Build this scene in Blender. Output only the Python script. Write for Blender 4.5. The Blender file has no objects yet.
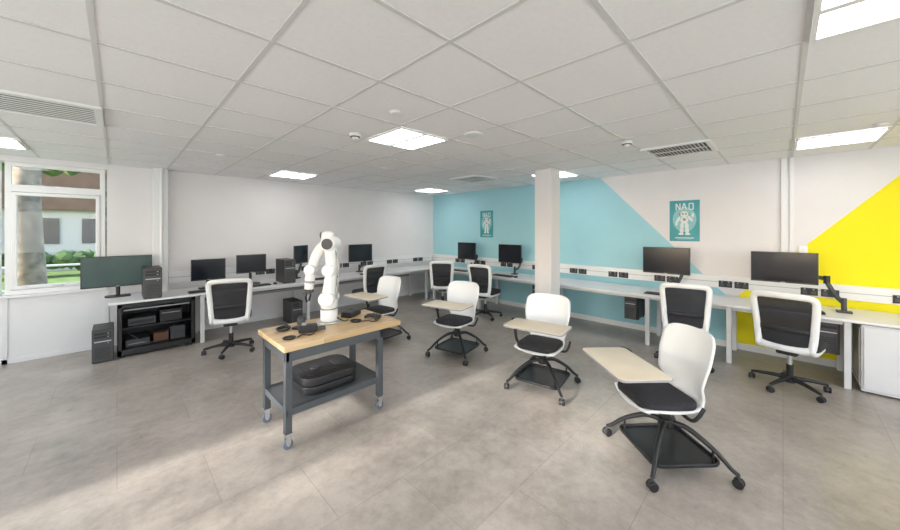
import bpy, bmesh, math, random
from mathutils import Vector, Matrix
random.seed(4)
S = bpy.context.scene
CEIL = 2.58
XR = 6.1      # teal wall
YB = 6.75     # white long wall
XW = -3.2; YS = -3.2

# ------------------------------------------------------------------ materials
MATS = {}
def mat(name, col, rough=0.5, metal=0.0, emit=None, estr=0.0, noise=0.0, nscale=8.0, bump=0.0, alpha=1.0, coat=0.0, spec=0.5):
    if name in MATS: return MATS[name]
    m = bpy.data.materials.new(name); m.use_nodes = True
    nt = m.node_tree; b = nt.nodes['Principled BSDF']
    b.inputs['Base Color'].default_value = (*col, 1)
    b.inputs['Roughness'].default_value = rough
    b.inputs['Metallic'].default_value = metal
    b.inputs['Alpha'].default_value = alpha
    b.inputs['Coat Weight'].default_value = coat
    b.inputs['Specular IOR Level'].default_value = spec
    if emit:
        b.inputs['Emission Color'].default_value = (*emit, 1)
        b.inputs['Emission Strength'].default_value = estr
    tc = nt.nodes.new('ShaderNodeTexCoord')
    n = nt.nodes.new('ShaderNodeTexNoise'); n.inputs['Scale'].default_value = nscale; n.inputs['Detail'].default_value = 6
    nt.links.new(tc.outputs['Object'], n.inputs['Vector'])
    if noise > 0:
        r = nt.nodes.new('ShaderNodeValToRGB')
        r.color_ramp.elements[0].position = 0.3; r.color_ramp.elements[1].position = 0.7
        r.color_ramp.elements[0].color = (*[max(0, c*(1-noise)) for c in col], 1)
        r.color_ramp.elements[1].color = (*[min(1, c*(1+noise)) for c in col], 1)
        nt.links.new(n.outputs['Fac'], r.inputs['Fac']); nt.links.new(r.outputs['Color'], b.inputs['Base Color'])
    if bump > 0:
        bp = nt.nodes.new('ShaderNodeBump'); bp.inputs['Strength'].default_value = bump; bp.inputs['Distance'].default_value = 0.01
        nt.links.new(n.outputs['Fac'], bp.inputs['Height']); nt.links.new(bp.outputs['Normal'], b.inputs['Normal'])
    MATS[name] = m
    return m

white_wall = mat('paint_white', (0.80,0.77,0.77), 0.75, noise=0.015, nscale=3)
teal_paint = mat('paint_teal', (0.37,0.66,0.73), 0.7, noise=0.015, nscale=3)
yellow_paint = mat('paint_yellow', (0.92,0.80,0.002), 0.7, noise=0.01, nscale=3)
trimw = mat('trim_white', (0.82,0.815,0.815), 0.4, noise=0.01)
deskw = mat('desk_laminate_white', (0.84,0.83,0.83), 0.3, noise=0.01)
metalw = mat('metal_white', (0.75,0.75,0.75), 0.4, noise=0.01)
plasw = mat('plastic_white', (0.88,0.88,0.88), 0.32, noise=0.01)
blk = mat('plastic_black', (0.018,0.018,0.02), 0.4, noise=0.2)
blk_fab = mat('fabric_black', (0.028,0.027,0.032), 0.9, noise=0.3, nscale=60, bump=0.2)
screen = mat('screen_glass', (0.012,0.015,0.022), 0.14, noise=0.1, nscale=2)
screen_g = mat('screen_glass_matte', (0.045,0.085,0.08), 0.25, noise=0.2, nscale=2)  # greenish reflection of one screen is put into its base colour
steel_gray = mat('steel_gray', (0.10,0.11,0.12), 0.45, metal=0.3, noise=0.05)
caster_gray = mat('caster_rubber', (0.16,0.19,0.24), 0.5, noise=0.05)
silver = mat('silver_metal', (0.6,0.6,0.6), 0.3, metal=0.9, noise=0.02)
dark_gray = mat('plastic_dark_gray', (0.07,0.07,0.075), 0.5, noise=0.1)
mid_gray = mat('plastic_gray', (0.35,0.35,0.36), 0.5, noise=0.05)
birch = mat('birch_laminate', (0.82,0.71,0.55), 0.4, noise=0.04, nscale=5)
cardboard = mat('cardboard', (0.20,0.10,0.06), 0.8, noise=0.1)
grid_m = mat('grid_bar', (0.66,0.65,0.645), 0.5, noise=0.02)
vent_back = mat('vent_dark', (0.14,0.14,0.14), 0.7, noise=0.02)
light_m = mat('light_diffuser', (1,1,1), 0.5, emit=(0.985,0.985,1.0), estr=8.5)
meshfab = mat('mesh_fabric', (0.03,0.03,0.036), 0.8, alpha=0.80, noise=0.2, nscale=120)
poster_t = mat('poster_teal', (0.04,0.33,0.38), 0.4, noise=0.1, nscale=4)
poster_w = mat('poster_print_white', (0.75,0.78,0.76), 0.4, noise=0.02)
poster_l = mat('poster_print_light', (0.25,0.55,0.58), 0.4, noise=0.05)
poster_o = mat('poster_print_grey', (0.25,0.27,0.28), 0.4, noise=0.05)

def wood_top():
    m = bpy.data.materials.new('butcher_block'); m.use_nodes = True
    nt = m.node_tree; b = nt.nodes['Principled BSDF']; b.inputs['Roughness'].default_value = 0.35
    tc = nt.nodes.new('ShaderNodeTexCoord'); mp = nt.nodes.new('ShaderNodeMapping')
    nt.links.new(tc.outputs['Object'], mp.inputs['Vector'])
    br = nt.nodes.new('ShaderNodeTexBrick')
    br.inputs['Scale'].default_value = 1.0; br.inputs['Brick Width'].default_value = 0.45; br.inputs['Row Height'].default_value = 0.045
    br.inputs['Mortar Size'].default_value = 0.0008; br.inputs['Bias'].default_value = 0.0
    br.inputs['Color1'].default_value = (0.78,0.57,0.33,1); br.inputs['Color2'].default_value = (0.62,0.42,0.22,1)
    br.inputs['Mortar'].default_value = (0.4,0.25,0.12,1)
    nt.links.new(mp.outputs['Vector'], br.inputs['Vector'])
    n = nt.nodes.new('ShaderNodeTexNoise'); n.inputs['Scale'].default_value = 6
    mp2 = nt.nodes.new('ShaderNodeMapping'); mp2.inputs['Scale'].default_value = (1,18,18)
    nt.links.new(tc.outputs['Object'], mp2.inputs['Vector']); nt.links.new(mp2.outputs['Vector'], n.inputs['Vector'])
    mx = nt.nodes.new('ShaderNodeMix'); mx.data_type='RGBA'; mx.blend_type='MULTIPLY'; mx.inputs['Factor'].default_value = 0.35
    nt.links.new(br.outputs['Color'], mx.inputs['A'])
    g = nt.nodes.new('ShaderNodeValToRGB'); g.color_ramp.elements[0].color=(0.55,0.55,0.55,1); g.color_ramp.elements[1].color=(1,1,1,1)
    nt.links.new(n.outputs['Fac'], g.inputs['Fac']); nt.links.new(g.outputs['Color'], mx.inputs['B'])
    nt.links.new(mx.outputs['Result'], b.inputs['Base Color'])
    return m
butcher = wood_top()

def floor_mat():
    m = bpy.data.materials.new('floor_stone_vinyl'); m.use_nodes = True
    nt = m.node_tree; b = nt.nodes['Principled BSDF']
    tc = nt.nodes.new('ShaderNodeTexCoord')
    n1 = nt.nodes.new('ShaderNodeTexNoise'); n1.inputs['Scale'].default_value = 1.6; n1.inputs['Detail'].default_value = 8; n1.inputs['Roughness'].default_value = 0.65
    n2 = nt.nodes.new('ShaderNodeTexNoise'); n2.inputs['Scale'].default_value = 12; n2.inputs['Detail'].default_value = 9; n2.inputs['Roughness'].default_value = 0.75
    nt.links.new(tc.outputs['Object'], n1.inputs['Vector']); nt.links.new(tc.outputs['Object'], n2.inputs['Vector'])
    add = nt.nodes.new('ShaderNodeMath'); add.operation='ADD'
    s = nt.nodes.new('ShaderNodeMath'); s.operation='MULTIPLY'; s.inputs[1].default_value = 0.7
    nt.links.new(n2.outputs['Fac'], s.inputs[0]); nt.links.new(n1.outputs['Fac'], add.inputs[0]); nt.links.new(s.outputs[0], add.inputs[1])
    r = nt.nodes.new('ShaderNodeValToRGB')
    r.color_ramp.elements[0].position=0.65; r.color_ramp.elements[0].color=(0.32,0.28,0.245,1)
    r.color_ramp.elements[1].position=1.05 if False else 1.0; r.color_ramp.elements[1].color=(0.50,0.45,0.40,1)
    nt.links.new(add.outputs[0], r.inputs['Fac'])
    br = nt.nodes.new('ShaderNodeTexBrick'); br.inputs['Scale'].default_value=1; br.inputs['Brick Width'].default_value=0.9; br.inputs['Row Height'].default_value=0.6
    br.inputs['Mortar Size'].default_value=0.003; br.inputs['Color1'].default_value=(1,1,1,1); br.inputs['Color2'].default_value=(0.91,0.91,0.915,1); br.inputs['Mortar'].default_value=(0.78,0.77,0.76,1)
    nt.links.new(tc.outputs['Object'], br.inputs['Vector'])
    mx = nt.nodes.new('ShaderNodeMix'); mx.data_type='RGBA'; mx.blend_type='MULTIPLY'; mx.inputs['Factor'].default_value = 1
    nt.links.new(r.outputs['Color'], mx.inputs['A']); nt.links.new(br.outputs['Color'], mx.inputs['B'])
    nt.links.new(mx.outputs['Result'], b.inputs['Base Color'])
    rr = nt.nodes.new('ShaderNodeMapRange'); rr.inputs['To Min'].default_value=0.2; rr.inputs['To Max'].default_value=0.42
    nt.links.new(n2.outputs['Fac'], rr.inputs['Value']); nt.links.new(rr.outputs['Result'], b.inputs['Roughness'])
    b.inputs['Specular IOR Level'].default_value = 0.5
    return m
floor_m = floor_mat()
tile_m = mat('ceiling_tile', (0.87,0.855,0.865), 0.85, noise=0.02, nscale=40, bump=0.05)

def glass_mat():
    m = bpy.data.materials.new('window_glass'); m.use_nodes=True
    nt=m.node_tree; nt.nodes.clear()
    o=nt.nodes.new('ShaderNodeOutputMaterial'); t=nt.nodes.new('ShaderNodeBsdfTransparent'); g=nt.nodes.new('ShaderNodeBsdfGlossy')
    g.inputs['Roughness'].default_value=0.02; mx=nt.nodes.new('ShaderNodeMixShader'); mx.inputs[0].default_value=0.015
    nt.links.new(t.outputs[0],mx.inputs[1]); nt.links.new(g.outputs[0],mx.inputs[2]); nt.links.new(mx.outputs[0],o.inputs[0])
    return m
glass = glass_mat()
grass = mat('grass', (0.16,0.25,0.06), 0.9, noise=0.35, nscale=3)
bark = mat('bark', (0.25,0.20,0.155), 0.9, noise=0.5, nscale=6, bump=0.5)
leaf = mat('leaves', (0.10,0.16,0.05), 0.8, noise=0.5, nscale=4)
brick = mat('brick_brown', (0.19,0.11,0.075), 0.9, noise=0.2, nscale=3)
render_c = mat('facade_cream', (0.45,0.43,0.40), 0.9, noise=0.05)

# ------------------------------------------------------------------ builder
def catmull(pts, sub, closed=False):
    P=[Vector(p) for p in pts]; n=len(P); out=[]
    segs = n if closed else n-1
    for i in range(segs):
        if closed: p0,p1,p2,p3=P[(i-1)%n],P[i],P[(i+1)%n],P[(i+2)%n]
        else: p0,p1,p2,p3=P[max(i-1,0)],P[i],P[i+1],P[min(i+2,n-1)]
        for k in range(sub):
            t=k/sub
            out.append(0.5*((2*p1)+(p2-p0)*t+(2*p0-5*p1+4*p2-p3)*t*t+(3*p1-p0-3*p2+p3)*t**3))
    if not closed: out.append(P[-1].copy())
    return out

class B:
    def __init__(s): s.bm=bmesh.new(); s.mats=[]
    def mi(s,m):
        if m not in s.mats: s.mats.append(m)
        return s.mats.index(m)
    def merge(s,t,m,M=None,smooth=False):
        i=s.mi(m)
        for f in t.faces: f.material_index=i; f.smooth=smooth
        if M is not None: bmesh.ops.transform(t,matrix=M,verts=t.verts)
        me=bpy.data.meshes.new('tmp'); t.to_mesh(me); t.free(); s.bm.from_mesh(me); bpy.data.meshes.remove(me)
    def box(s,c,size,m,bev=0.0,rot=None,seg=2):
        t=bmesh.new(); bmesh.ops.create_cube(t,size=1.0)
        bmesh.ops.scale(t,vec=size,verts=t.verts)
        if bev>0: bmesh.ops.bevel(t,geom=t.edges[:],offset=bev,segments=seg,affect='EDGES',profile=0.5)
        M=Matrix.Translation(c)
        if rot: M=M@(Matrix.Rotation(rot[2],4,'Z')@Matrix.Rotation(rot[1],4,'Y')@Matrix.Rotation(rot[0],4,'X'))
        s.merge(t,m,M,False)
    def bx(s,x0,x1,y0,y1,z0,z1,m,bev=0.0):
        s.box(((x0+x1)/2,(y0+y1)/2,(z0+z1)/2),(abs(x1-x0),abs(y1-y0),abs(z1-z0)),m,bev)
    def cyl(s,p0,p1,r,m,r2=None,seg=20,bev=0.0):
        p0=Vector(p0);p1=Vector(p1);d=p1-p0
        t=bmesh.new(); bmesh.ops.create_cone(t,cap_ends=True,segments=seg,radius1=r,radius2=r if r2 is None else r2,depth=d.length)
        if bev>0:
            es=[e for e in t.edges if len(e.link_faces)==2 and any(len(f.verts)>4 for f in e.link_faces)]
            bmesh.ops.bevel(t,geom=es,offset=bev,segments=3,affect='EDGES',profile=0.5)
        q=Vector((0,0,1)).rotation_difference(d.normalized())
        caps=[f for f in t.faces if len(f.verts)>4]
        i=s.mi(m)
        for f in t.faces: f.material_index=i; f.smooth=True
        for f in caps:
            f.smooth=False
            if bev==0:
                for e in f.edges: e.smooth=False
        bmesh.ops.transform(t,matrix=Matrix.Translation((p0+p1)/2)@q.to_matrix().to_4x4(),verts=t.verts)
        me=bpy.data.meshes.new('tmp'); t.to_mesh(me); t.free(); s.bm.from_mesh(me); bpy.data.meshes.remove(me)
    def tube(s,pts,r,m,closed=False,seg=8,sub=5,ry=None,n0=None):
        n=len(pts)
        C=catmull(pts,sub,closed) if sub>1 else [Vector(p) for p in pts]
        R=r if isinstance(r,(list,tuple)) else [r]*n
        N=len(C)
        def rad(i):
            u=i/sub if sub>1 else i
            a=int(u)%n; b2=(a+1)%n if closed else min(a+1,n-1); f=u-int(u)
            return R[a]*(1-f)+R[b2]*f
        t=bmesh.new(); rings=[]
        T=[]
        for i in range(N):
            if closed: d=C[(i+1)%N]-C[(i-1)%N]
            else: d=C[min(i+1,N-1)]-C[max(i-1,0)]
            T.append(d.normalized())
        nn=Vector(n0) if n0 else (Vector((0,0,1)) if abs(T[0].z)<0.9 else Vector((1,0,0)))
        nn=(nn-T[0]*nn.dot(T[0])).normalized()
        for i in range(N):
            nn=(nn-T[i]*nn.dot(T[i])).normalized(); bb=T[i].cross(nn)
            rr=rad(i); k=(ry/ (R[0]) if ry else 1.0)
            rings.append([t.verts.new(C[i]+nn*math.cos(2*math.pi*j/seg)*rr+bb*math.sin(2*math.pi*j/seg)*rr*k) for j in range(seg)])
        for i in range(N if closed else N-1):
            a=rings[i];b=rings[(i+1)%N]
            for j in range(seg): t.faces.new((a[j],a[(j+1)%seg],b[(j+1)%seg],b[j]))
        if not closed:
            t.faces.new(rings[0][::-1]); t.faces.new(rings[-1])
        bmesh.ops.recalc_face_normals(t,faces=t.faces[:])
        s.merge(t,m,None,True)
    def lathe(s,prof,m,c=(0,0,0),seg=32,M=None):
        t=bmesh.new(); rings=[]
        for (r,z) in prof:
            rings.append([t.verts.new((max(r,1e-4)*math.cos(2*math.pi*j/seg),max(r,1e-4)*math.sin(2*math.pi*j/seg),z)) for j in range(seg)])
        for a,b in zip(rings,rings[1:]):
            for j in range(seg): t.faces.new((a[j],a[(j+1)%seg],b[(j+1)%seg],b[j]))
        t.faces.new(rings[0][::-1]); t.faces.new(rings[-1])
        bmesh.ops.recalc_face_normals(t,faces=t.faces[:])
        MM=Matrix.Translation(c)
        if M is not None: MM=MM@M
        s.merge(t,m,MM,True)
    def surf(s,f,nu,nv,th,m):
        g=[[Vector(f(i/nu,j/nv)) for i in range(nu+1)] for j in range(nv+1)]
        t=bmesh.new()
        A=[[None]*(nu+1) for _ in range(nv+1)];Bv=[[None]*(nu+1) for _ in range(nv+1)]
        for j in range(nv+1):
            for i in range(nu+1):
                du=g[j][min(i+1,nu)]-g[j][max(i-1,0)]; dv=g[min(j+1,nv)][i]-g[max(j-1,0)][i]
                n=du.cross(dv)
                n=n.normalized() if n.length>1e-9 else Vector((0,0,1))
                A[j][i]=t.verts.new(g[j][i]+n*th/2);Bv[j][i]=t.verts.new(g[j][i]-n*th/2)
        for j in range(nv):
            for i in range(nu):
                t.faces.new((A[j][i],A[j][i+1],A[j+1][i+1],A[j+1][i])); t.faces.new((Bv[j][i],Bv[j+1][i],Bv[j+1][i+1],Bv[j][i+1]))
        for i in range(nu):
            t.faces.new((A[0][i],Bv[0][i],Bv[0][i+1],A[0][i+1])); t.faces.new((A[nv][i],A[nv][i+1],Bv[nv][i+1],Bv[nv][i]))
        for j in range(nv):
            t.faces.new((A[j][0],A[j+1][0],Bv[j+1][0],Bv[j][0])); t.faces.new((A[j][nu],Bv[j][nu],Bv[j+1][nu],A[j+1][nu]))
        bmesh.ops.recalc_face_normals(t,faces=t.faces[:])
        s.merge(t,m,None,True)
    def plate(s,outline,z0,z1,m,bev=0.0,M=None):
        t=bmesh.new(); vs=[t.verts.new((x,y,z0)) for x,y in outline]
        f=t.faces.new(vs); r=bmesh.ops.extrude_face_region(t,geom=[f])
        bmesh.ops.translate(t,vec=(0,0,z1-z0),verts=[v for v in r['geom'] if isinstance(v,bmesh.types.BMVert)])
        bmesh.ops.recalc_face_normals(t,faces=t.faces[:])
        if bev>0:
            es=[e for e in t.edges if any(len(f.verts)>4 for f in e.link_faces)]
            bmesh.ops.bevel(t,geom=es,offset=bev,segments=3,affect='EDGES',profile=0.5)
        s.merge(t,m,M,bev>0)
    def mesh(s,name):
        me=bpy.data.meshes.new(name); s.bm.to_mesh(me); s.bm.free()
        for m in s.mats: me.materials.append(m)
        return me
    def obj(s,name,loc=(0,0,0),rz=0.0):
        return place(s.mesh(name),name,loc,rz)

def place(me,name,loc=(0,0,0),rz=0.0,parent=None):
    o=bpy.data.objects.new(name,me); o.location=loc; o.rotation_euler=(0,0,rz)
    bpy.context.collection.objects.link(o)
    if parent: o.parent=parent
    return o

def rrect(w,d,r,cx=0,cy=0,n=6):
    pts=[]
    for (sx,sy,a0) in ((1,1,0),(-1,1,90),(-1,-1,180),(1,-1,270)):
        for k in range(n+1):
            a=math.radians(a0+90*k/n)
            pts.append((cx+sx*(w/2-r)+r*math.cos(a),cy+sy*(d/2-r)+r*math.sin(a)))
    return pts
D=math.radians

# ------------------------------------------------------------------ room shell
b=B(); b.bx(XW,XR,YS,YB,-0.1,0.0,floor_m); b.obj('floor')
b=B(); b.bx(XW,XR,YS,YB,CEIL,CEIL+0.1,tile_m); b.obj('ceiling')
P=0.62; OFF=-0.08
b=B()
for k in range(-6,13):
    x=OFF+k*P
    if XW<x<XR: b.bx(x-0.011,x+0.011,YS,YB,CEIL-0.004,CEIL,grid_m)
    y=OFF+k*P
    if YS<y<YB: b.bx(XW,XR,y-0.011,y+0.011,CEIL-0.0045,CEIL,grid_m)
b.obj('trim_ceiling_grid')

# teal/white/yellow wall (painted geometry)
b=B()
def wall_poly(pts,m):
    t=bmesh.new(); t.faces.new([t.verts.new((XR,y,z)) for y,z in pts]); b.merge(t,m)
ap=(0.51,0.66)
wall_poly([(YB,0),(YB,CEIL),(2.31,CEIL),ap,(ap[0],0)],teal_paint)
wall_poly([(2.31,CEIL),(-1.2,CEIL),ap],white_wall)
wall_poly([(ap[0],0),ap,(-1.2,CEIL),(YS,CEIL),(YS,0)],yellow_paint)
b.bx(XR+0.001,XR+0.2,YS,YB+0.2,-0.1,CEIL+0.1,white_wall)
b.obj('wall_right')

# back long wall with windows on its left part
WX0,WX1=-2.75,-0.10
b=B()
b.bx(WX1,XR,YB,YB+0.2,-0.1,CEIL+0.1,white_wall)
b.bx(XW-0.2,WX0,YB,YB+0.2,-0.1,CEIL+0.1,white_wall)
b.bx(WX0,WX1,YB,YB+0.2,2.50,CEIL+0.1,white_wall)
b.bx(WX0,WX1,YB,YB+0.2,-0.1,0.84,trimw)
b.obj('wall_back')
def window_mesh(w):
    b=B(); f=0.05
    y0,y1=0.0,0.07
    for z0,z1 in ((0.84,0.90),(2.13,2.22),(2.45,2.50)): b.bx(0,w,y0,y1,z0,z1,trimw,0.004)
    b.bx(0,f,y0+0.002,y1-0.002,0.84,2.50,trimw,0.004); b.bx(w-f,w,y0+0.002,y1-0.002,0.84,2.50,trimw,0.004)
    for z0,z1 in ((0.905,0.945),(2.085,2.125)): b.bx(f,w-f,y0-0.012,y1-0.02,z0,z1,trimw,0.004)
    for x0 in (f,w-f-0.04): b.bx(x0,x0+0.04,y0-0.012,y1-0.02,0.905,2.125,trimw,0.004)
    b.bx(f,w-f,0.035,0.04,0.92,2.12,glass); b.bx(f,w-f,0.035,0.04,2.22,2.46,glass)
    b.bx(w/2-0.05,w/2+0.05,-0.03,-0.012,0.915,0.935,silver,0.004)
    return b.mesh('window')
wm=window_mesh(0.86)
for i,x in enumerate((-0.98,-1.87,-2.75)):
    place(wm,'window_%d'%(i+1),(x,YB+0.03,0))
b=B(); b.bx(WX0,WX1,YB-0.05,YB+0.03,0.81,0.84,trimw,0.005); b.obj('trim_window_sill')
b=B()
for x in (-2.75,-1.89,-1.0,-0.13): b.bx(x,x+0.05,YB-0.012,YB,0.0,0.81,trimw,0.003)
b.bx(WX0,WX1,YB-0.012,YB,0.0,0.06,trimw,0.003); b.obj('trim_window_panel')
b=B(); b.bx(0.38,0.55,YB-0.14,YB,0,CEIL-0.005,trimw,0.004); b.obj('trim_pipe_boxing')
b=B(); b.cyl((0.47,YB-0.165,1.15),(0.47,YB-0.165,CEIL-0.005),0.02,trimw); b.obj('trim_pipe')
# camera-side walls with windows; those in wall_front are added for light
b=B()
zA,zB=0.85,2.3
wy=[(-2.2,0.2),(1.0,3.4),(4.1,5.9)]
b.bx(XW-0.2,XW,YS-0.2,YB+0.2,-0.1,zA,white_wall); b.bx(XW-0.2,XW,YS-0.2,YB+0.2,zB,CEIL+0.1,white_wall)
e=YS-0.2
for a,c in wy:
    b.bx(XW-0.2,XW,e,a,zA,zB,white_wall); e=c
b.bx(XW-0.2,XW,e,YB+0.2,zA,zB,white_wall)
b.obj('wall_left')
def side_window(L,name,loc,rz):
    b=B(); n=3
    for k in range(n+1):
        x=min(max(L*k/n,0.03),L-0.03)
        b.bx(x-0.03,x+0.03,-0.03,0.03,zA,zB,trimw,0.004)
    b.bx(0,L,-0.03,0.03,zA,zA+0.05,trimw,0.004); b.bx(0,L,-0.03,0.03,zB-0.05,zB,trimw,0.004)
    b.bx(0,L,-0.03,0.03,1.85,1.91,trimw,0.004); b.bx(0,L,-0.003,0.003,zA,zB,glass)
    b.obj(name,loc,rz)
for i,(a,c) in enumerate(wy): side_window(c-a,'window_%d'%(4+i),(XW-0.09,a,0),D(90))
b=B()
wx=[(-2.4,0.2),(1.4,4.4)]  # unseen windows, added as openings for the fill lamps
b.bx(XW,XR,YS-0.2,YS,-0.1,zA,white_wall); b.bx(XW,XR,YS-0.2,YS,zB,CEIL+0.1,white_wall)
e=XW
for a,c in wx:
    b.bx(e,a,YS-0.2,YS,zA,zB,white_wall); e=c
b.bx(e,XR,YS-0.2,YS,zA,zB,white_wall); b.obj('wall_front')
for i,(a,c) in enumerate(wx): side_window(c-a,'window_%d'%(7+i),(a,YS-0.09,0),0)

b=B(); b.bx(0.55,XR,YB-0.015,YB,0,0.09,trimw,0.004); b.bx(-0.08,0.38,YB-0.015,YB,0,0.09,trimw,0.004); b.obj('baseboard_back')
b=B(); b.bx(XR-0.015,XR,YS,YB-0.016,0,0.09,trimw,0.004); b.obj('baseboard_right')

# pillar
b=B(); b.bx(4.61,4.89,2.46,2.74,0,CEIL,white_wall,0.006); b.bx(4.60,4.90,2.45,2.75,0,0.09,trimw,0.004)
b.obj('pillar')

# trunking with sockets
def trunk(name,L,spots):
    b=B()
    b.bx(0,L,-0.055,0,0.83,1.0,trimw,0.006)
    b.bx(0,L,-0.058,-0.054,0.912,0.918,mid_gray)
    for x in spots:
        for dx in (0,0.17):
            b.bx(x+dx,x+dx+0.146,-0.064,-0.054,0.845,0.935,blk,0.003)
            for q in (0.035,0.11):
                b.bx(x+dx+q-0.02,x+dx+q+0.02,-0.066,-0.063,0.86,0.9,dark_gray)
                b.bx(x+dx+q-0.008,x+dx+q+0.008,-0.068,-0.063,0.912,0.926,mid_gray)
    return b.mesh(name)
tm=trunk('cable_trunking_back',XR-0.56-0.09,[0.35,1.2,2.0,2.7,3.3,4.0,4.8])
place(tm,'trim_trunking_1',(0.56,YB-0.001,0))
tm=trunk('cable_trunking_right',YB-0.01-(-1.9),[0.9,1.55,2.3,3.1,3.9,4.6,5.3,6.1,6.9,7.6])
place(tm,'trim_trunking_2',(XR-0.001,YB-0.005,0),-math.pi/2)
b=B(); b.bx(XR-0.03,XR,-0.04,0.02,1.0,CEIL-0.005,trimw,0.004); b.bx(XR-0.02,XR,-0.10,-0.06,1.0,CEIL-0.005,trimw,0.003); b.obj('trim_conduit')
b=B(); b.bx(XR-0.02,XR-0.001,-0.22,-0.14,1.33,1.45,plasw,0.004); b.bx(XR-0.025,XR-0.019,-0.195,-0.165,1.37,1.41,trimw,0.002); b.obj('light_switch')

# ------------------------------------------------------------------ desks
DZ=0.73
b=B()
b.bx(-0.08,5.295,5.95,YB-0.02,DZ-0.028,DZ,deskw,0.004)
for x in (0.86,2.4,3.9,5.2):
    b.bx(x,x+0.05,6.0,6.05,0,DZ-0.03,metalw,0.004); b.bx(x,x+0.05,6.62,6.67,0,DZ-0.03,metalw,0.004)
    b.bx(x,x+0.05,6.02,6.65,DZ-0.08,DZ-0.03,metalw,0.004)
b.bx(0.86,5.2,6.03,6.06,DZ-0.075,DZ-0.03,metalw,0.004); b.bx(0.86,5.2,6.6,6.64,DZ-0.075,DZ-0.03,metalw,0.004)
b.bx(1.0,5.1,6.5,6.62,0.52,0.56,mid_gray,0.004)
b.obj('long_desk')
b=B()
b.bx(5.3,XR-0.02,-2.2,YB-0.02,DZ-0.028,DZ,deskw,0.004)
for y in (-0.5,0.45,1.35,2.95,4.5,5.9):
    b.bx(5.36,5.41,y,y+0.05,0,DZ-0.03,metalw,0.004); b.bx(5.98,6.03,y,y+0.05,0,DZ-0.03,metalw,0.004)
    b.bx(5.38,6.0,y,y+0.05,DZ-0.08,DZ-0.03,metalw,0.004)
b.bx(5.38,5.41,-0.5,5.9,DZ-0.075,DZ-0.03,metalw,0.004); b.bx(5.95,5.99,-0.5,5.9,DZ-0.075,DZ-0.03,metalw,0.004)
b.obj('long_desk')
# pedestal cupboard
b=B(); b.bx(5.34,6.02,-1.75,-0.56,0.02,0.69,metalw,0.004)
b.bx(5.32,5.34,-1.15,-0.575,0.05,0.67,trimw,0.004); b.bx(5.32,5.34,-1.74,-1.165,0.05,0.67,trimw,0.004)
b.bx(5.30,5.32,-1.12,-1.10,0.35,0.5,silver,0.004); b.bx(5.30,5.32,-1.21,-1.19,0.35,0.5,silver,0.004)
b.bx(5.38,6.0,-1.7,-0.6,0,0.03,dark_gray)
for q in ((5.42,5.94,0.62,0.64),(5.42,5.94,0.06,0.08),(5.42,5.44,0.06,0.64),(5.92,5.94,0.06,0.64)): b.bx(q[0],q[1],-0.562,-0.554,q[2],q[3],trimw,0.002)
b.obj('storage_cupboard')

# ------------------------------------------------------------------ electronics meshes
def monitor_mesh(w,h,zc,kind='stand',scr=screen):
    b=B()
    b.box((0,0,zc),(0.022,w,h),blk,0.006)
    b.box((0.0115,0,zc+0.004),(0.002,w-0.02,h-0.03),scr)
    b.box((-0.025,0,zc),(0.04,w*0.5,h*0.5),blk,0.012)
    b.box((0.0125,0,zc-h/2+0.008),(0.002,0.04,0.006),silver)
    if kind=='stand':
        b.tube([(-0.04,0,zc),(-0.065,0,zc-0.05),(-0.07,0,0.05),(-0.06,0,0.012)],0.022,blk,sub=4)
        b.plate(rrect(0.2,0.26,0.05,-0.02,0),0.0,0.014,blk,0.004)
    else:
        b.box((-0.05,0,zc),(0.03,0.1,0.1),dark_gray,0.004)
        b.cyl((-0.065,0,zc),(-0.11,0,zc),0.02,dark_gray)
        sd=0.2 if kind=='arm' else 0.36
        b.tube([(-0.11,0,zc),(-0.115,0.08,zc-0.04),(-0.12,sd,zc-0.12)],0.022,blk,sub=4)
        b.cyl((-0.12,sd,zc-0.17),(-0.12,sd,zc-0.08),0.028,blk)
        b.tube([(-0.12,sd,zc-0.15),(-0.125,sd*0.5+0.03,0.14),(-0.12,0.06,0.10)] if kind=='arm' else [(-0.12,sd,zc-0.15),(-0.06,sd+0.06,0.18),(0.0,sd+0.12,0.10)],0.022,dark_gray,sub=4)
        bx_,by_=(-0.12,0.04) if kind=='arm' else (0.0,sd+0.12)
        b.cyl((bx_,by_,0),(bx_,by_,0.16),0.022,dark_gray)
        b.box((bx_,by_,0.01),(0.1,0.12,0.02),dark_gray,0.004)
    return b.mesh('monitor')
def tower_mesh(w=0.19,h=0.40,d=0.42):
    b=B()
    b.box((0,0,h/2+0.008),(d,w,h-0.0),blk,0.006)
    b.box((d/2+0.004,0,h/2+0.008),(0.012,w-0.006,h-0.01),dark_gray,0.004)
    for k,z in enumerate((0.9,0.8)):
        b.box((d/2+0.011,0,h*z),(0.003,w*0.78,h*0.075),blk,0.001)
        b.box((d/2+0.013,w*0.25,h*z),(0.002,0.02,0.005),silver)
    b.box((d/2+0.011,0,h*0.66),(0.004,w*0.78,0.012),silver,0.001)
    b.cyl((d/2+0.008,w*0.25,h*0.6),(d/2+0.014,w*0.25,h*0.6),0.006,mid_gray)
    for i in range(7): b.box((d/2+0.011,0,h*0.12+i*h*0.055),(0.003,w*0.7,0.006),blk)
    for sx in (-1,1):
        for sy in (-1,1): b.cyl((sx*d*0.4,sy*w*0.38,0),(sx*d*0.4,sy*w*0.38,0.012),0.012,blk,seg=10)
    return b.mesh('pc_tower')
def keyboard_mesh():
    b=B(); b.box((0,0,0.009),(0.14,0.44,0.016),blk,0.004)
    for r in range(5):
        for c in range(16):
            b.box((-0.05+r*0.023,-0.2+c*0.0265,0.02),(0.018,0.021,0.008),dark_gray)
    return b.mesh('keyboard')
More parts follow.
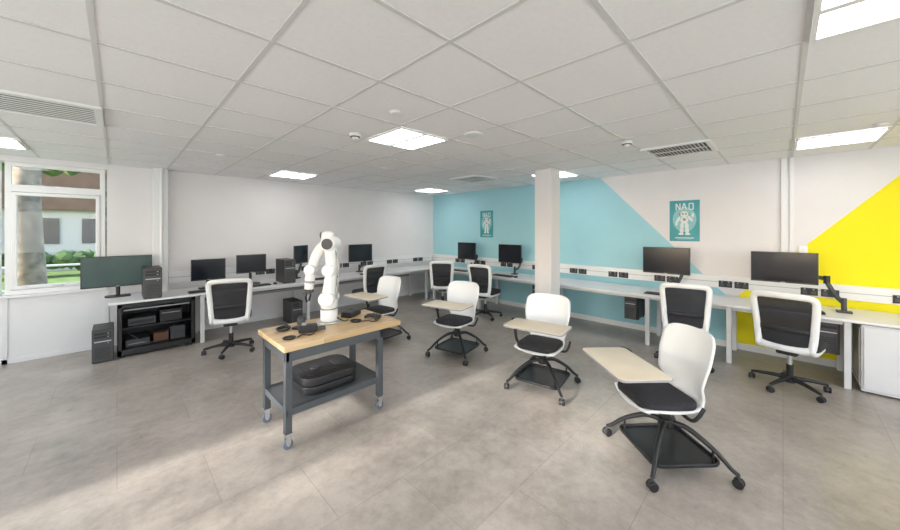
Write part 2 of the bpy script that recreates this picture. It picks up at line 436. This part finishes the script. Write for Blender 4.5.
def mouse_mesh():
    b=B(); t=bmesh.new(); bmesh.ops.create_uvsphere(t,u_segments=16,v_segments=10,radius=1)
    for v in t.verts:
        if v.co.z<0: v.co.z*=0.05
    b.merge(t,blk,Matrix.Translation((0,0,0.002))@Matrix.Diagonal((0.055,0.03,0.032,1)),True)
    b.box((0.03,0,0.03),(0.015,0.006,0.01),dark_gray,0.002)
    return b.mesh('computer_mouse')
kb=keyboard_mesh(); ms=mouse_mesh(); tw=tower_mesh()
DT=DZ+0.001
def mon_back(x0,x1,zb,zt,y=6.42,kind='stand',rz=-90,scr=screen):
    w=x1-x0; place(monitor_mesh(w,zt-zb,(zt+zb)/2-DZ,kind,scr),'computer_monitor',((x0+x1)/2,y,DT),D(rz))
def mon_right(y0,y1,zb,zt,x=5.72,kind='arm',rz=180):
    w=abs(y1-y0); place(monitor_mesh(w,zt-zb,(zt+zb)/2-DZ,kind),'computer_monitor',(x,(y0+y1)/2,DT),D(rz))
mon_back(-0.34,0.36,0.87,1.29,6.5,scr=screen_g)
mon_back(0.80,1.25,0.86,1.19,6.42)
mon_back(1.40,1.85,0.92,1.23,6.42)
mon_back(2.24,2.66,1.02,1.36,6.42,'arm',-55)
mon_back(3.44,4.0,0.97,1.34,6.45,'arm')
mon_right(5.45,4.90,0.97,1.36)
mon_right(4.26,3.70,0.97,1.35)
mon_right(1.53,0.93,1.00,1.39,5.75)
mon_right(0.29,-0.29,1.01,1.38,5.72,'longarm')
place(tw,'pc_tower',(0.34,6.18,DT),D(-90))
place(tw,'pc_tower',(2.10,6.2,DT),D(-90))
place(tw,'pc_tower',(-0.125,6.2,0),D(-90))
place(tw,'pc_tower',(2.22,6.2,0),D(-90))
for x in (0.95,1.6,2.7,3.75): place(kb,'keyboard',(x,6.1,DT),D(-90)); place(ms,'computer_mouse',(x+0.3,6.1,DT),D(90))
for y in (5.15,3.95,1.2,0.0): place(kb,'keyboard',(5.45,y,DT),D(180)); place(ms,'computer_mouse',(5.45,y-0.3,DT),0)
def hung():
    b=B(); w,h,d=0.17,0.36,0.42
    b.box((0,0,0),(d,w,h),blk,0.006); b.box((d/2+0.004,0,0),(0.012,w-0.006,h-0.01),dark_gray,0.004)
    for i in range(8): b.box((d/2+0.011,0,-h*0.4+i*0.02),(0.003,w*0.7,0.007),blk)
    b.box((d/2+0.011,0,h*0.3),(0.004,w*0.8,0.03),blk,0.001); b.box((d/2+0.012,0,h*0.15),(0.004,w*0.8,0.01),silver,0.001)
    for x in (-0.12,0.12):
        b.box((x,0,h/2+0.006),(0.03,w+0.02,0.006),dark_gray); b.box((x,0,-h/2-0.006),(0.03,w+0.02,0.006),dark_gray)
        for s in (-1,1): b.box((x,s*(w/2+0.006),0.01),(0.03,0.006,h+0.04),dark_gray)
    return b.mesh('pc_tower_hung')
hm=hung()
for y in (1.62,-0.34,3.2,4.75): place(hm,'pc_tower',(5.66,y,0.491),math.pi)

# cabinet below desk left
b=B()
x0,x1,y0,y1,H=0.0,0.80,6.0,6.62,0.69
for x in (x0,x1-0.045):
    for y in (y0,y1-0.045): b.bx(x,x+0.045,y,y+0.045,0.03,H,blk,0.003)
b.bx(x0,x1,y0,y1,H-0.05,H,blk,0.004); b.bx(x0,x1,y0,y1,0.03,0.10,blk,0.004)
b.bx(x0,x1,y1-0.02,y1,0.05,H,blk); b.bx(x0,x0+0.01,y0,y1,0.05,H,blk); b.bx(x1-0.01,x1,y0,y1,0.05,H,blk)
b.bx(x0+0.02,x1-0.02,y0+0.04,y1-0.02,0.36,0.375,blk)
b.bx(0.10,0.38,y0+0.12,y0+0.45,0.376,0.47,dark_gray,0.005); b.bx(0.12,0.36,y0+0.116,y0+0.12,0.40,0.44,blk)
b.bx(0.42,0.66,y0+0.10,y0+0.45,0.376,0.54,blk,0.005); b.bx(0.44,0.64,y0+0.095,y0+0.10,0.49,0.50,mid_gray)
b.bx(0.36,0.52,y0+0.18,y0+0.35,0.10,0.21,cardboard,0.003); b.bx(0.54,0.70,y0+0.14,y0+0.35,0.10,0.28,dark_gray,0.003)
b.bx(0.08,0.32,y0+0.12,y0+0.45,0.10,0.19,dark_gray,0.005); b.bx(0.1,0.30,y0+0.115,y0+0.12,0.13,0.14,mid_gray)
b.tube([(0.1,y0+0.1,0.30),(0.25,y0+0.08,0.16),(0.4,y0+0.08,0.13),(0.5,y0+0.08,0.25),(0.62,y0+0.1,0.34)],0.005,dark_gray,seg=6)
b.bx(0.06,0.74,y0+0.02,y0+0.03,0.60,0.615,mid_gray)
for x in (0.05,0.75):
    for y in (6.05,6.57): b.cyl((x,y,0),(x,y,0.035),0.022,blk,seg=12)
b.obj('equipment_cabinet')

# ------------------------------------------------------------------ casters
def caster(b,x,y,ang,r=0.028,m=blk,top=0.09):
    ax=Vector((-math.sin(ang),math.cos(ang),0)); p=Vector((x,y,r))
    for s in (-1,1): b.cyl(p+ax*s*0.007,p+ax*s*0.024,r,m,seg=16,bev=0.004)
    b.cyl(p-ax*0.008,p+ax*0.008,r*0.8,dark_gray,seg=12)
    b.cyl((x,y,r),(x,y,top),0.009,dark_gray,seg=8)

# ------------------------------------------------------------------ tablet chair (faces +X)
def tablet_chair(tab_off=(0.355,0.07),tab_rot=0.0):
    b=B(); sh=0.06
    prof=catmull([(0.23,0,0.425),(0.18,0,0.44),(0.0,0,0.43),(-0.14,0,0.432),(-0.205,0,0.475),(-0.235,0,0.58),(-0.27,0,0.76),(-0.31,0,0.935)],5)
    n=len(prof)-1
    ctl=[0.20,0.215,0.22,0.20,0.185,0.215,0.245,0.245]
    def f(u,v):
        k=v*n; i=min(int(k),n-1); t=k-i; p=prof[i].lerp(prof[i+1],t)
        q=v*(len(ctl)-1); j=min(int(q),len(ctl)-2); w=ctl[j]*(1-(q-j))+ctl[j+1]*(q-j)
        uu=2*u-1
        back=max(0,min(1,(p.z-0.45)/0.15))
        z=p.z+0.015*uu*uu*(1-back)
        if v>0.80: z-= (v-0.80)/0.20*0.045*abs(uu)**7; w*=1-0.05*((v-0.8)/0.2)**3
        x=p.x+0.085*back*uu*uu
        if v<0.12: x-=(0.12-v)/0.12*0.05*abs(uu)**3
        return (x+sh,uu*w,z)
    b.surf(f,20,40,0.014,plasw)
    b.plate(rrect(0.40,0.40,0.09,0.02+sh,0),0.44,0.492,blk_fab,0.018)
    b.box((0,0,0.405),(0.22,0.2,0.035),blk,0.01)
    b.cyl((0,0,0.26),(0,0,0.41),0.032,blk); b.cyl((0,0,0.24),(0,0,0.30),0.05,blk,bev=0.008)
    for k in range(4):
        a=D(45+90*k); c,s=math.cos(a),math.sin(a)
        b.tube([(0.03*c,0.03*s,0.275),(0.13*c,0.13*s,0.272),(0.27*c,0.27*s,0.19),(0.36*c,0.36*s,0.105),(0.40*c,0.40*s,0.078)],[0.02,0.019,0.016,0.014,0.013],blk,seg=8)
        caster(b,0.40*c,0.40*s,a+0.6*(k-1.3),0.03,blk,0.085)
    b.plate(rrect(0.46,0.46,0.06),0.095,0.103,blk)
    b.tube([(x,y,0.113) for x,y in rrect(0.46,0.46,0.06,n=3)],0.009,blk,closed=True,sub=1,seg=6)
    for k in range(4):
        a=D(45+90*k); b.cyl((0.27*math.cos(a),0.27*math.sin(a),0.10),(0.27*math.cos(a),0.27*math.sin(a),0.19),0.008,blk,seg=8)
    b.tube([(0.0,-0.1,0.40),(0.0,-0.22,0.40),(0.02,-0.285,0.44),(0.06,-0.29,0.60),(0.10,-0.285,0.675),(0.17,-0.25,0.70)],0.015,blk,seg=8)
    tx,ty=tab_off
    b.tube([(0.17,-0.25,0.70),(0.22,-0.18,0.70),(tx,ty-0.05,0.70)],0.014,blk,seg=8)
    b.cyl((0.17,-0.25,0.68),(0.17,-0.25,0.714),0.028,blk)
    M=Matrix.Translation((tx,ty,0))@Matrix.Rotation(tab_rot,4,'Z')
    b.plate(rrect(0.34,0.57,0.035),0.714,0.732,birch,0.003,M)
    b.plate(rrect(0.345,0.575,0.037),0.7165,0.729,mid_gray,0.0,M)
    b.tube([(-0.02,0.1,0.40),(-0.02,0.22,0.40),(-0.04,0.255,0.44),(-0.07,0.265,0.50)],0.012,blk,seg=8)
    return b.mesh('tablet_arm_chair')
tc_m=tablet_chair()
for (x,y,a) in ((2.80,0.60,137),(3.19,1.80,190),(3.21,3.07,193),(2.80,4.24,188)):
    place(tc_m,'tablet_arm_chair',(x,y,0),D(a))

# ------------------------------------------------------------------ office chair (faces +X)
def office_chair():
    b=B()
    b.plate(rrect(0.46,0.48,0.12,0.03,0),0.45,0.52,blk_fab,0.025)
    b.plate(rrect(0.44,0.46,0.11,0.03,0),0.42,0.455,plasw,0.008)
    b.box((-0.02,0,0.40),(0.24,0.16,0.06),blk,0.015)
    b.cyl((0,0,0.09),(0,0,0.25),0.028,blk); b.cyl((0,0,0.2),(0,0,0.40),0.02,silver)
    b.cyl((0,0,0.065),(0,0,0.13),0.045,blk,r2=0.035)
    for k in range(5):
        a=D(72*k+20); c,s=math.cos(a),math.sin(a)
        b.tube([(0.03*c,0.03*s,0.105),(0.15*c,0.15*s,0.10),(0.30*c,0.30*s,0.078)],[0.026,0.02,0.014],blk)
        caster(b,0.30*c,0.30*s,a+0.5+k,0.029,blk,0.085)
    def bxp(z): return -0.225-0.05*(z-0.5)/0.5+0.03*math.sin(max(0,(z-0.45))/0.55*math.pi)
    loop=[(-0.17,0.475),(-0.20,0.53),(-0.215,0.72),(-0.228,0.90),(-0.224,0.955),(-0.185,0.985),(0,0.992),(0.185,0.985),(0.224,0.955),(0.228,0.90),(0.215,0.72),(0.20,0.53),(0.17,0.475),(0,0.46)]
    pts=[(bxp(z)+0.6*y*y-0.004,y,z) for y,z in loop]
    b.tube(pts,0.017,plasw,closed=True,seg=10,sub=4,ry=0.031,n0=(1,0,0))
    def hw(z):
        L=[(0.44,0.14),(0.475,0.17),(0.53,0.20),(0.72,0.215),(0.90,0.225),(0.955,0.22),(1.0,0.18)]
        for (a,wa),(c,wc) in zip(L,L[1:]):
            if a<=z<=c: return wa+(wc-wa)*(z-a)/(c-a)
        return 0.16
    def f(u,v):
        z=0.465+0.52*v; y=(2*u-1)*hw(z); return (bxp(z)+0.6*y*y+0.002,y,z)
    b.surf(f,10,18,0.004,meshfab)
    def g(u,v):
        z=0.62+0.05*v; y=(2*u-1)*hw(z)*0.9; return (bxp(z)+0.6*y*y-0.006,y,z)
    b.surf(g,10,2,0.005,blk)
    for s in (-1,1):
        b.tube([(bxp(0.56)+0.6*0.036,s*0.2,0.56),(-0.205,s*0.20,0.47),(-0.13,s*0.20,0.43),(0.0,s*0.195,0.43),(0.12,s*0.19,0.435)],0.023,plasw,seg=8)
    return b.mesh('office_chair')
oc=office_chair()
for (x,y,a) in ((1.10,5.32,75),(3.36,5.55,95),(4.88,5.10,40),(4.95,4.0,8),(4.98,0.86,10),(4.97,-0.05,-12)):
    place(oc,'office_chair',(x,y,0),D(a))

# ------------------------------------------------------------------ workbench
BX0,BX1,BY0,BY1,BZ=0.87,1.93,2.60,3.25,0.78
b=B()
cx,cy=(BX0+BX1)/2,(BY0+BY1)/2
b.bx(BX0-cx,BX1-cx,BY0-cy,BY1-cy,BZ-0.042,BZ,butcher,0.006)
lx0,lx1,ly0,ly1=0.885-cx,1.74-cx,2.615-cy,3.16-cy
for x in (lx0,lx1-0.05):
    for y in (ly0,ly1-0.05):
        b.bx(x,x+0.05,y,y+0.05,0.12,BZ-0.043,steel_gray,0.004)
        px,py=x+0.025,y+0.025
        b.box((px,py,0.117),(0.06,0.06,0.006),silver,0.001)
        for s in (-1,1): b.box((px,py+s*0.018,0.08),(0.035,0.004,0.075),silver,0.001)
        b.cyl((px,py-0.013,0.038),(px,py+0.013,0.038),0.038,caster_gray,seg=24,bev=0.005)
        b.cyl((px,py-0.022,0.038),(px,py+0.022,0.038),0.012,silver,seg=12)
b.bx(lx0,lx1,ly0+0.005,ly0+0.03,BZ-0.12,BZ-0.043,steel_gray,0.003); b.bx(lx0,lx1,ly1-0.03,ly1-0.005,BZ-0.12,BZ-0.043,steel_gray,0.003)
b.bx(lx0+0.005,lx0+0.03,ly0,ly1,BZ-0.12,BZ-0.043,steel_gray,0.003); b.bx(lx1-0.03,lx1-0.005,ly0,ly1,BZ-0.12,BZ-0.043,steel_gray,0.003)
SZ=0.30
b.bx(lx0+0.01,lx1-0.01,ly0+0.01,ly1-0.01,SZ-0.012,SZ,steel_gray)
b.bx(lx0+0.01,lx1-0.01,ly0+0.005,ly0+0.02,SZ-0.05,SZ+0.004,steel_gray,0.003); b.bx(lx0+0.01,lx1-0.01,ly1-0.02,ly1-0.005,SZ-0.05,SZ+0.004,steel_gray,0.003)
b.bx(lx0+0.005,lx0+0.02,ly0,ly1,SZ-0.05,SZ+0.004,steel_gray,0.003); b.bx(lx1-0.02,lx1-0.005,ly0,ly1,SZ-0.05,SZ+0.004,steel_gray,0.003)
b.obj('workbench',(cx,cy,0))
# flat mobile robot base on the shelf: two stacked shells
b=B()
b.plate(rrect(0.48,0.40,0.10,n=8),0.012,0.070,blk,0.006)
b.plate(rrect(0.45,0.37,0.09,n=8),0.070,0.082,blk,0.0)
b.plate(rrect(0.49,0.41,0.105,n=8),0.082,0.145,blk,0.006)
b.plate(rrect(0.36,0.28,0.05),0.145,0.149,blk,0.001)
b.box((0.10,0,0.152),(0.05,0.14,0.006),dark_gray,0.002); b.cyl((-0.08,0,0.149),(-0.08,0,0.160),0.04,dark_gray,seg=24,bev=0.003)
for s in (-1,1):
    b.cyl((0,s*0.13,0.03),(0,s*0.16,0.03),0.03,dark_gray)
    b.cyl((0.15,s*0.1,0),(0.15,s*0.1,0.02),0.012,dark_gray,seg=10)
b.obj('mobile_robot',(1.30,2.885,SZ+0.001),D(0))

# robot arm (plane of motion local X)
b=B()
b.cyl((0,0,0),(0,0,0.012),0.10,silver,seg=32,bev=0.003)
b.cyl((0,0,0.012),(0,0,0.11),0.068,plasw,seg=32,bev=0.01); b.cyl((0,0,0.11),(0,0,0.118),0.062,mid_gray,seg=32)
b.cyl((0,0,0.118),(0,0,0.19),0.066,plasw,seg=32,bev=0.012)
b.cyl((0,-0.085,0.20),(0,0.085,0.20),0.064,plasw,seg=32,bev=0.014); b.cyl((0,-0.092,0.20),(0,-0.085,0.20),0.048,mid_gray,seg=24)
b.tube([(0,0.02,0.20),(-0.015,0.02,0.32),(-0.03,0.02,0.45),(-0.02,0.02,0.62)],[0.056,0.05,0.046,0.05],plasw,seg=20)
b.cyl((-0.02,-0.08,0.44),(-0.02,0.09,0.44),0.052,plasw,seg=32,bev=0.012); b.cyl((-0.02,-0.087,0.44),(-0.02,-0.08,0.44),0.036,mid_gray,seg=24)
b.cyl((-0.015,-0.09,0.66),(-0.015,0.085,0.66),0.06,plasw,seg=32,bev=0.014)
b.cyl((-0.015,-0.097,0.66),(-0.015,-0.09,0.66),0.045,dark_gray,seg=24); b.cyl((-0.015,0.085,0.66),(-0.015,0.092,0.66),0.045,dark_gray,seg=24)
b.lathe([(0.03,0),(0.05,0.01),(0.052,0.05),(0.045,0.075),(0.02,0.085),(0,0.086)],plasw,c=(0.02,-0.02,0.68))
b.cyl((0.045,-0.02,0.73),(0.075,-0.02,0.73),0.03,dark_gray,seg=20,bev=0.004)
b.tube([(0.0,-0.02,0.66),(0.07,-0.02,0.62),(0.12,-0.02,0.54),(0.145,-0.02,0.46)],[0.045,0.046,0.042,0.038],plasw,seg=20)
b.cyl((0.15,-0.075,0.44),(0.15,0.045,0.44),0.046,plasw,seg=28,bev=0.01); b.cyl((0.15,-0.082,0.44),(0.15,-0.075,0.44),0.033,dark_gray,seg=20)
b.cyl((0.155,-0.01,0.43),(0.165,-0.01,0.345),0.040,plasw,seg=28,bev=0.008)
b.cyl((0.165,-0.01,0.345),(0.167,-0.01,0.33),0.042,mid_gray,seg=28)
b.cyl((0.167,-0.01,0.33),(0.172,-0.01,0.275),0.036,plasw,seg=28,bev=0.006)
b.box((0.175,-0.01,0.255),(0.06,0.08,0.03),dark_gray,0.006)
for s in (-1,1): b.tube([(0.175,-0.01+s*0.03,0.245),(0.178,-0.01+s*0.045,0.215),(0.18,-0.01+s*0.02,0.17)],0.008,blk,seg=8)
b.tube([(-0.06,0.03,0.62),(-0.10,0.05,0.5),(-0.09,0.04,0.35),(-0.065,0.02,0.2)],0.008,mid_gray,seg=8)
b.tube([(-0.06,0.0,0.04),(-0.12,0.0,0.01),(-0.15,-0.03,0.008)],0.006,blk,seg=6)
o=b.obj('robot_arm',(1.42,3.04,BZ+0.001),D(135)); o.scale=(1.14,1.14,1.12)

# bench clutter
ZT=BZ+0.001
def coil(loc,rz,n=3,r0=0.055):
    b=B()
    for k in range(n):
        r=r0+0.007*k
        b.tube([(r*math.cos(D(a)),r*0.8*math.sin(D(a)),0.006+0.007*k) for a in range(0,360,45)],0.0055,blk,closed=True,seg=6,sub=3)
    b.tube([(0.06,0,0.006),(0.11,0.04,0.006),(0.15,0.0,0.006),(0.20,0.03,0.006)],0.005,blk,seg=6)
    b.obj('cable_coil',loc,rz)
coil((1.02,3.06,ZT),D(60)); coil((1.60,2.86,ZT),D(-50),2,0.045); coil((0.97,2.78,ZT),D(-10),2,0.04)
b=B()
b.box((0,0,0.035),(0.15,0.075,0.06),blk,0.01); b.box((0.10,0.02,0.022),(0.08,0.018,0.025),dark_gray,0.004); b.box((0.10,-0.02,0.022),(0.08,0.018,0.025),dark_gray,0.004)
b.cyl((-0.03,0,0.065),(-0.03,0,0.08),0.02,mid_gray)
b.obj('robot_gripper',(1.15,2.86,ZT),D(-20))
b=B()
b.box((0,0,0.025),(0.19,0.12,0.05),blk,0.008); b.box((0.0,0,0.052),(0.13,0.07,0.004),dark_gray,0.001)
b.box((0.096,0,0.025),(0.003,0.06,0.02),mid_gray,0.001)
b.obj('power_supply_box',(1.68,3.10,ZT),D(30))
b=B()
b.box((0,0,0.024),(0.07,0.11,0.03),blk,0.012)
for s in (-1,1):
    b.tube([(0,s*0.05,0.024),(-0.03,s*0.07,0.022),(-0.07,s*0.075,0.014)],[0.02,0.018,0.012],blk,seg=10)
    b.cyl((-0.005,s*0.025,0.036),(-0.005,s*0.025,0.05),0.009,dark_gray,seg=12)
b.obj('game_controller',(1.80,2.84,ZT),D(10))
b=B(); b.lathe([(0.0,0),(0.03,0),(0.034,0.01),(0.034,0.05),(0.03,0.06),(0.018,0.062),(0.018,0.075),(0,0.08)],dark_gray,seg=20)
b.obj('emergency_button',(1.20,3.14,ZT))
b=B(); b.plate(rrect(0.06,0.12,0.012),0,0.018,blk,0.004)
for i in range(4): b.box((0,-0.04+0.025*i,0.02),(0.03,0.012,0.004),dark_gray)
b.obj('remote_control',(1.13,3.00,ZT),D(25))

# ------------------------------------------------------------------ ceiling fixtures
def panel():
    b=B(); s=0.29
    b.bx(-s-0.008,s+0.008,-s-0.008,-s+0.012,-0.014,0,trimw); b.bx(-s-0.008,s+0.008,s-0.012,s+0.008,-0.014,0,trimw)
    b.bx(-s-0.008,-s+0.012,-s,s,-0.014,0,trimw); b.bx(s-0.012,s+0.008,-s,s,-0.014,0,trimw)
    b.bx(-0.02,0.02,-s,s,-0.013,0,trimw)
    b.bx(-s+0.012,-0.02,-s+0.012,s-0.012,-0.009,-0.002,light_m); b.bx(0.02,s-0.012,-s+0.012,s-0.012,-0.009,-0.002,light_m)
    return b.mesh('ceiling_light')
pm=panel()
for x in (-1.01,2.09,5.19):
    for y in (-0.39,2.71,5.81): place(pm,'ceiling_light',(x,y,CEIL-0.005))
def grille(tilt=35,n=15,wd=0.022,mid=True):
    b=B(); s=0.295
    b.bx(-s,s,-s,s,-0.003,0,vent_back)
    for a in (-1,1):
        b.bx(a*s-0.03,a*s+0.015,-s-0.015,s+0.015,-0.02,0,trimw,0.003); b.bx(-s-0.014,s+0.014,a*s-0.03,a*s+0.015,-0.019,0,trimw,0.003)
    for i in range(n): b.box((0,-s+0.05+i*(2*s-0.1)/(n-1),-0.010),(2*s-0.06,wd,0.003),trimw,rot=(D(tilt),0,0))
    if mid: b.box((0,0,-0.011),(0.012,2*s-0.06,0.01),trimw)
    return b.mesh('air_vent')
gm=grille()
for x,y in ((4.57,0.85),(4.57,3.95)): place(gm,'ceiling_air_vent',(x,y,CEIL-0.005),0)
place(grille(0,9,0.030,False),'ceiling_air_vent',(-0.39,3.95,CEIL-0.005),0)
b=B(); b.lathe([(0,0),(0.055,0),(0.055,-0.018),(0.045,-0.03),(0.03,-0.034),(0.03,-0.045),(0.02,-0.055),(0,-0.056)],trimw); b.lathe([(0.046,-0.026),(0.048,-0.030),(0.034,-0.036),(0.031,-0.034)],dark_gray); sd=b.mesh('smoke_detector')
for x,y in ((1.62,2.91),(3.77,1.155)): place(sd,'smoke_detector',(x,y,CEIL-0.005))
b=B(); b.lathe([(0,0),(0.045,0),(0.045,-0.008),(0.03,-0.016),(0,-0.018)],trimw); ds=b.mesh('ceiling_sensor')
for x,y in ((1.535,2.14),(0.9,4.9),(4.7,-0.6),(2.8,4.2)): place(ds,'ceiling_sensor',(x,y,CEIL-0.005))
b=B(); b.lathe([(0,0),(0.09,0),(0.095,-0.006),(0.085,-0.014),(0.05,-0.018),(0,-0.018)],trimw); b.obj('ceiling_speaker',(2.42,2.1,CEIL-0.005))

# ------------------------------------------------------------------ posters
b=B(); W,Hh=0.38,0.62
b.box((0.002,0,0),(0.004,W,Hh),poster_t)
def q(y,z,w,h,m=poster_w,r=0,t=0.0015): b.box((0.0045,y,z),(t,w,h),m,rot=(r,0,0))
q(-0.105,0.215,0.014,0.10); q(-0.055,0.215,0.014,0.10); q(-0.08,0.215,0.014,0.108,r=D(24),t=0.0014)
q(-0.018,0.215,0.014,0.104,r=D(-16)); q(0.014,0.215,0.014,0.104,r=D(16),t=0.0014); q(-0.002,0.20,0.03,0.012,t=0.0013)
q(0.06,0.215,0.014,0.09); q(0.11,0.215,0.014,0.09); q(0.085,0.26,0.05,0.014,t=0.0014); q(0.085,0.17,0.05,0.014,t=0.0014)
def ell(y,z,ry,rz,m=poster_w,x=0.0045,rot=0):
    t=bmesh.new(); bmesh.ops.create_cone(t,cap_ends=True,segments=24,radius1=1,radius2=1,depth=0.0015)
    b.merge(t,m,Matrix.Translation((x,y,z))@Matrix.Rotation(rot,4,'X')@Matrix.Diagonal((1,ry,rz,1))@Matrix.Rotation(math.pi/2,4,'Y'))
ell(0,0.02,0.15,0.19,poster_l,0.0042)
ell(0,0.10,0.055,0.045); ell(-0.02,0.105,0.012,0.014,poster_o,0.0055); ell(0.02,0.105,0.012,0.014,poster_o,0.0055)
ell(-0.058,0.10,0.012,0.022,poster_o); ell(0.058,0.10,0.012,0.022,poster_o)
ell(0,0.01,0.05,0.055); ell(0,0.02,0.02,0.02,poster_o,0.0055); ell(-0.075,0.02,0.018,0.05,rot=D(-25)); ell(0.075,0.03,0.018,0.05,rot=D(35))
ell(-0.10,-0.04,0.015,0.035); ell(0.105,0.085,0.015,0.035)
ell(-0.03,-0.08,0.024,0.05); ell(0.03,-0.08,0.024,0.05); ell(-0.035,-0.15,0.024,0.045); ell(0.035,-0.15,0.024,0.045)
ell(-0.042,-0.20,0.034,0.018); ell(0.042,-0.20,0.034,0.018); q(0,-0.26,0.24,0.014); q(0,-0.285,0.18,0.007,poster_l)
po=b.mesh('poster')
place(po,'wall_poster',(XR-0.001,1.06,1.79),math.pi)
place(po,'wall_poster',(XR-0.001,4.89,1.79),math.pi)

# ------------------------------------------------------------------ outside
b=B(); b.bx(-60,60,-60,60,-0.4,-0.25,grass); b.obj('lawn')
def tree(name,x,y,r,h,seed,nclump=22,spread=1.8,cr=(0.4,0.8),zc=None,zs=(-0.7,1.4)):
    random.seed(seed); b=B()
    b.tube([(0,0,-0.235),(0.0,0,0.6),(-0.05,0.05,h*0.4),(0.1,0,h*0.8)],[r*1.35,r*1.0,r*0.85,r*0.5],bark,seg=14)
    for k in range(5):
        a=random.uniform(0,6.28); z=h*random.uniform(0.5,0.7)
        b.tube([(0,0,z),(0.6*math.cos(a),0.6*math.sin(a),z+0.6),(1.5*math.cos(a),1.5*math.sin(a),z+1.1)],[r*0.4,r*0.25,r*0.1],bark,seg=8)
    for k in range(nclump):
        t=bmesh.new(); bmesh.ops.create_icosphere(t,subdivisions=2,radius=random.uniform(*cr))
        for v in t.verts: v.co*=random.uniform(0.75,1.25)
        b.merge(t,leaf,Matrix.Translation((random.uniform(-spread,spread),random.uniform(-spread,spread),(zc or h*0.8)+random.uniform(*zs))))
    b.obj(name,(x,y,0))
tree('tree',-1.12,9.6,0.22,6.2,1)
tree('tree',-0.25,16.0,0.13,6.5,2,60,1.9,(0.15,0.4),4.6,(-1.0,1.2))
tree('tree',-4.2,12.5,0.25,5.2,3)
tree('tree',-8.0,2.3,0.10,4.2,7,44,1.5,(0.12,0.24),3.2,(-1.5,1.5))  # unseen tree, added with sparse clumps to break the sun into dapples
tree('tree',-7.5,5.9,0.2,4.6,5,60,1.3,(0.5,0.8),3.0,(-1.0,1.6))  # unseen dense tree, added to block sun from the far side window
tree('tree',-7.5,-1.2,0.2,4.6,8,60,1.3,(0.5,0.8),3.0,(-1.0,1.6))  # unseen dense tree, added to block sun from the near side window
b=B(); random.seed(9)
for k in range(260):
    t=bmesh.new(); bmesh.ops.create_icosphere(t,subdivisions=1,radius=random.uniform(0.12,0.3))
    for v in t.verts: v.co*=random.uniform(0.7,1.3)
    b.merge(t,leaf,Matrix.Translation((random.uniform(-9,5),21+random.uniform(-0.5,0.5),0.2+random.uniform(0,0.5))))
b.obj('hedge')
b=B(); b.bx(-9,6,24,30,-0.25,2.6,render_c); b.bx(-9.3,6.3,23.7,30.3,2.6,4.6,brick)
for i in range(8): b.bx(-8+i*1.7,-7+i*1.7,23.96,24.0,1.0,2.2,screen)
b.obj('school_building')
b=B()
for i in range(9): b.cyl((-5+i*0.9,11.2,-0.245),(-5+i*0.9,11.2,0.9),0.03,metalw,seg=10)
b.cyl((-5,11.2,0.88),(2.2,11.2,0.88),0.025,metalw,seg=10); b.cyl((-5,11.2,0.4),(2.2,11.2,0.4),0.02,metalw,seg=10)
b.obj('fence')

# ------------------------------------------------------------------ lights
w=bpy.data.worlds.new('World'); S.world=w; w.use_nodes=True
nt=w.node_tree; bg=nt.nodes['Background']
sky=nt.nodes.new('ShaderNodeTexSky'); sky.sky_type='NISHITA'; sky.sun_disc=False; sky.sun_elevation=D(25); sky.sun_rotation=D(270)
nt.links.new(sky.outputs['Color'],bg.inputs['Color']); bg.inputs['Strength'].default_value=0.8
sl=bpy.data.lights.new('sun','SUN'); sl.energy=9.5; sl.angle=D(3.0); sl.color=(1,0.96,0.90)
so=bpy.data.objects.new('sun',sl); bpy.context.collection.objects.link(so)
d=Vector((1.0,-0.06,-0.34)); so.rotation_euler=d.to_track_quat('-Z','Y').to_euler()
# added fill lamps inside the camera-side windows, tilted up to brighten the ceiling
def add_fill_lamp(cx,cy,L,dirv,power):
    al=bpy.data.lights.new('window_daylight','AREA'); al.shape='RECTANGLE'; al.size=L; al.size_y=zB-zA-0.1; al.energy=power; al.color=(0.975,0.98,1.0)
    ao=bpy.data.objects.new('window_daylight',al); bpy.context.collection.objects.link(ao)
    ao.location=(cx,cy,(zA+zB)/2); dv=Vector((dirv[0],dirv[1],0.40)); ao.rotation_euler=dv.to_track_quat('-Z','Y').to_euler()
for a,c in wy: add_fill_lamp(XW+0.25,(a+c)/2,c-a-0.1,(1,0),35*(c-a)/2.4)
for a,c in wx: add_fill_lamp((a+c)/2,YS+0.25,c-a-0.1,(0,1),43*(c-a)/2.6)

# camera
cd=bpy.data.cameras.new('camera'); cd.sensor_width=36; cd.lens=13.32; cd.shift_y=-35/900; cd.clip_start=0.05
co=bpy.data.objects.new('camera',cd); co.location=(0,0,1.65); co.rotation_euler=(D(90),0,D(-45))
bpy.context.collection.objects.link(co); S.camera=co
S.view_settings.view_transform='Standard'
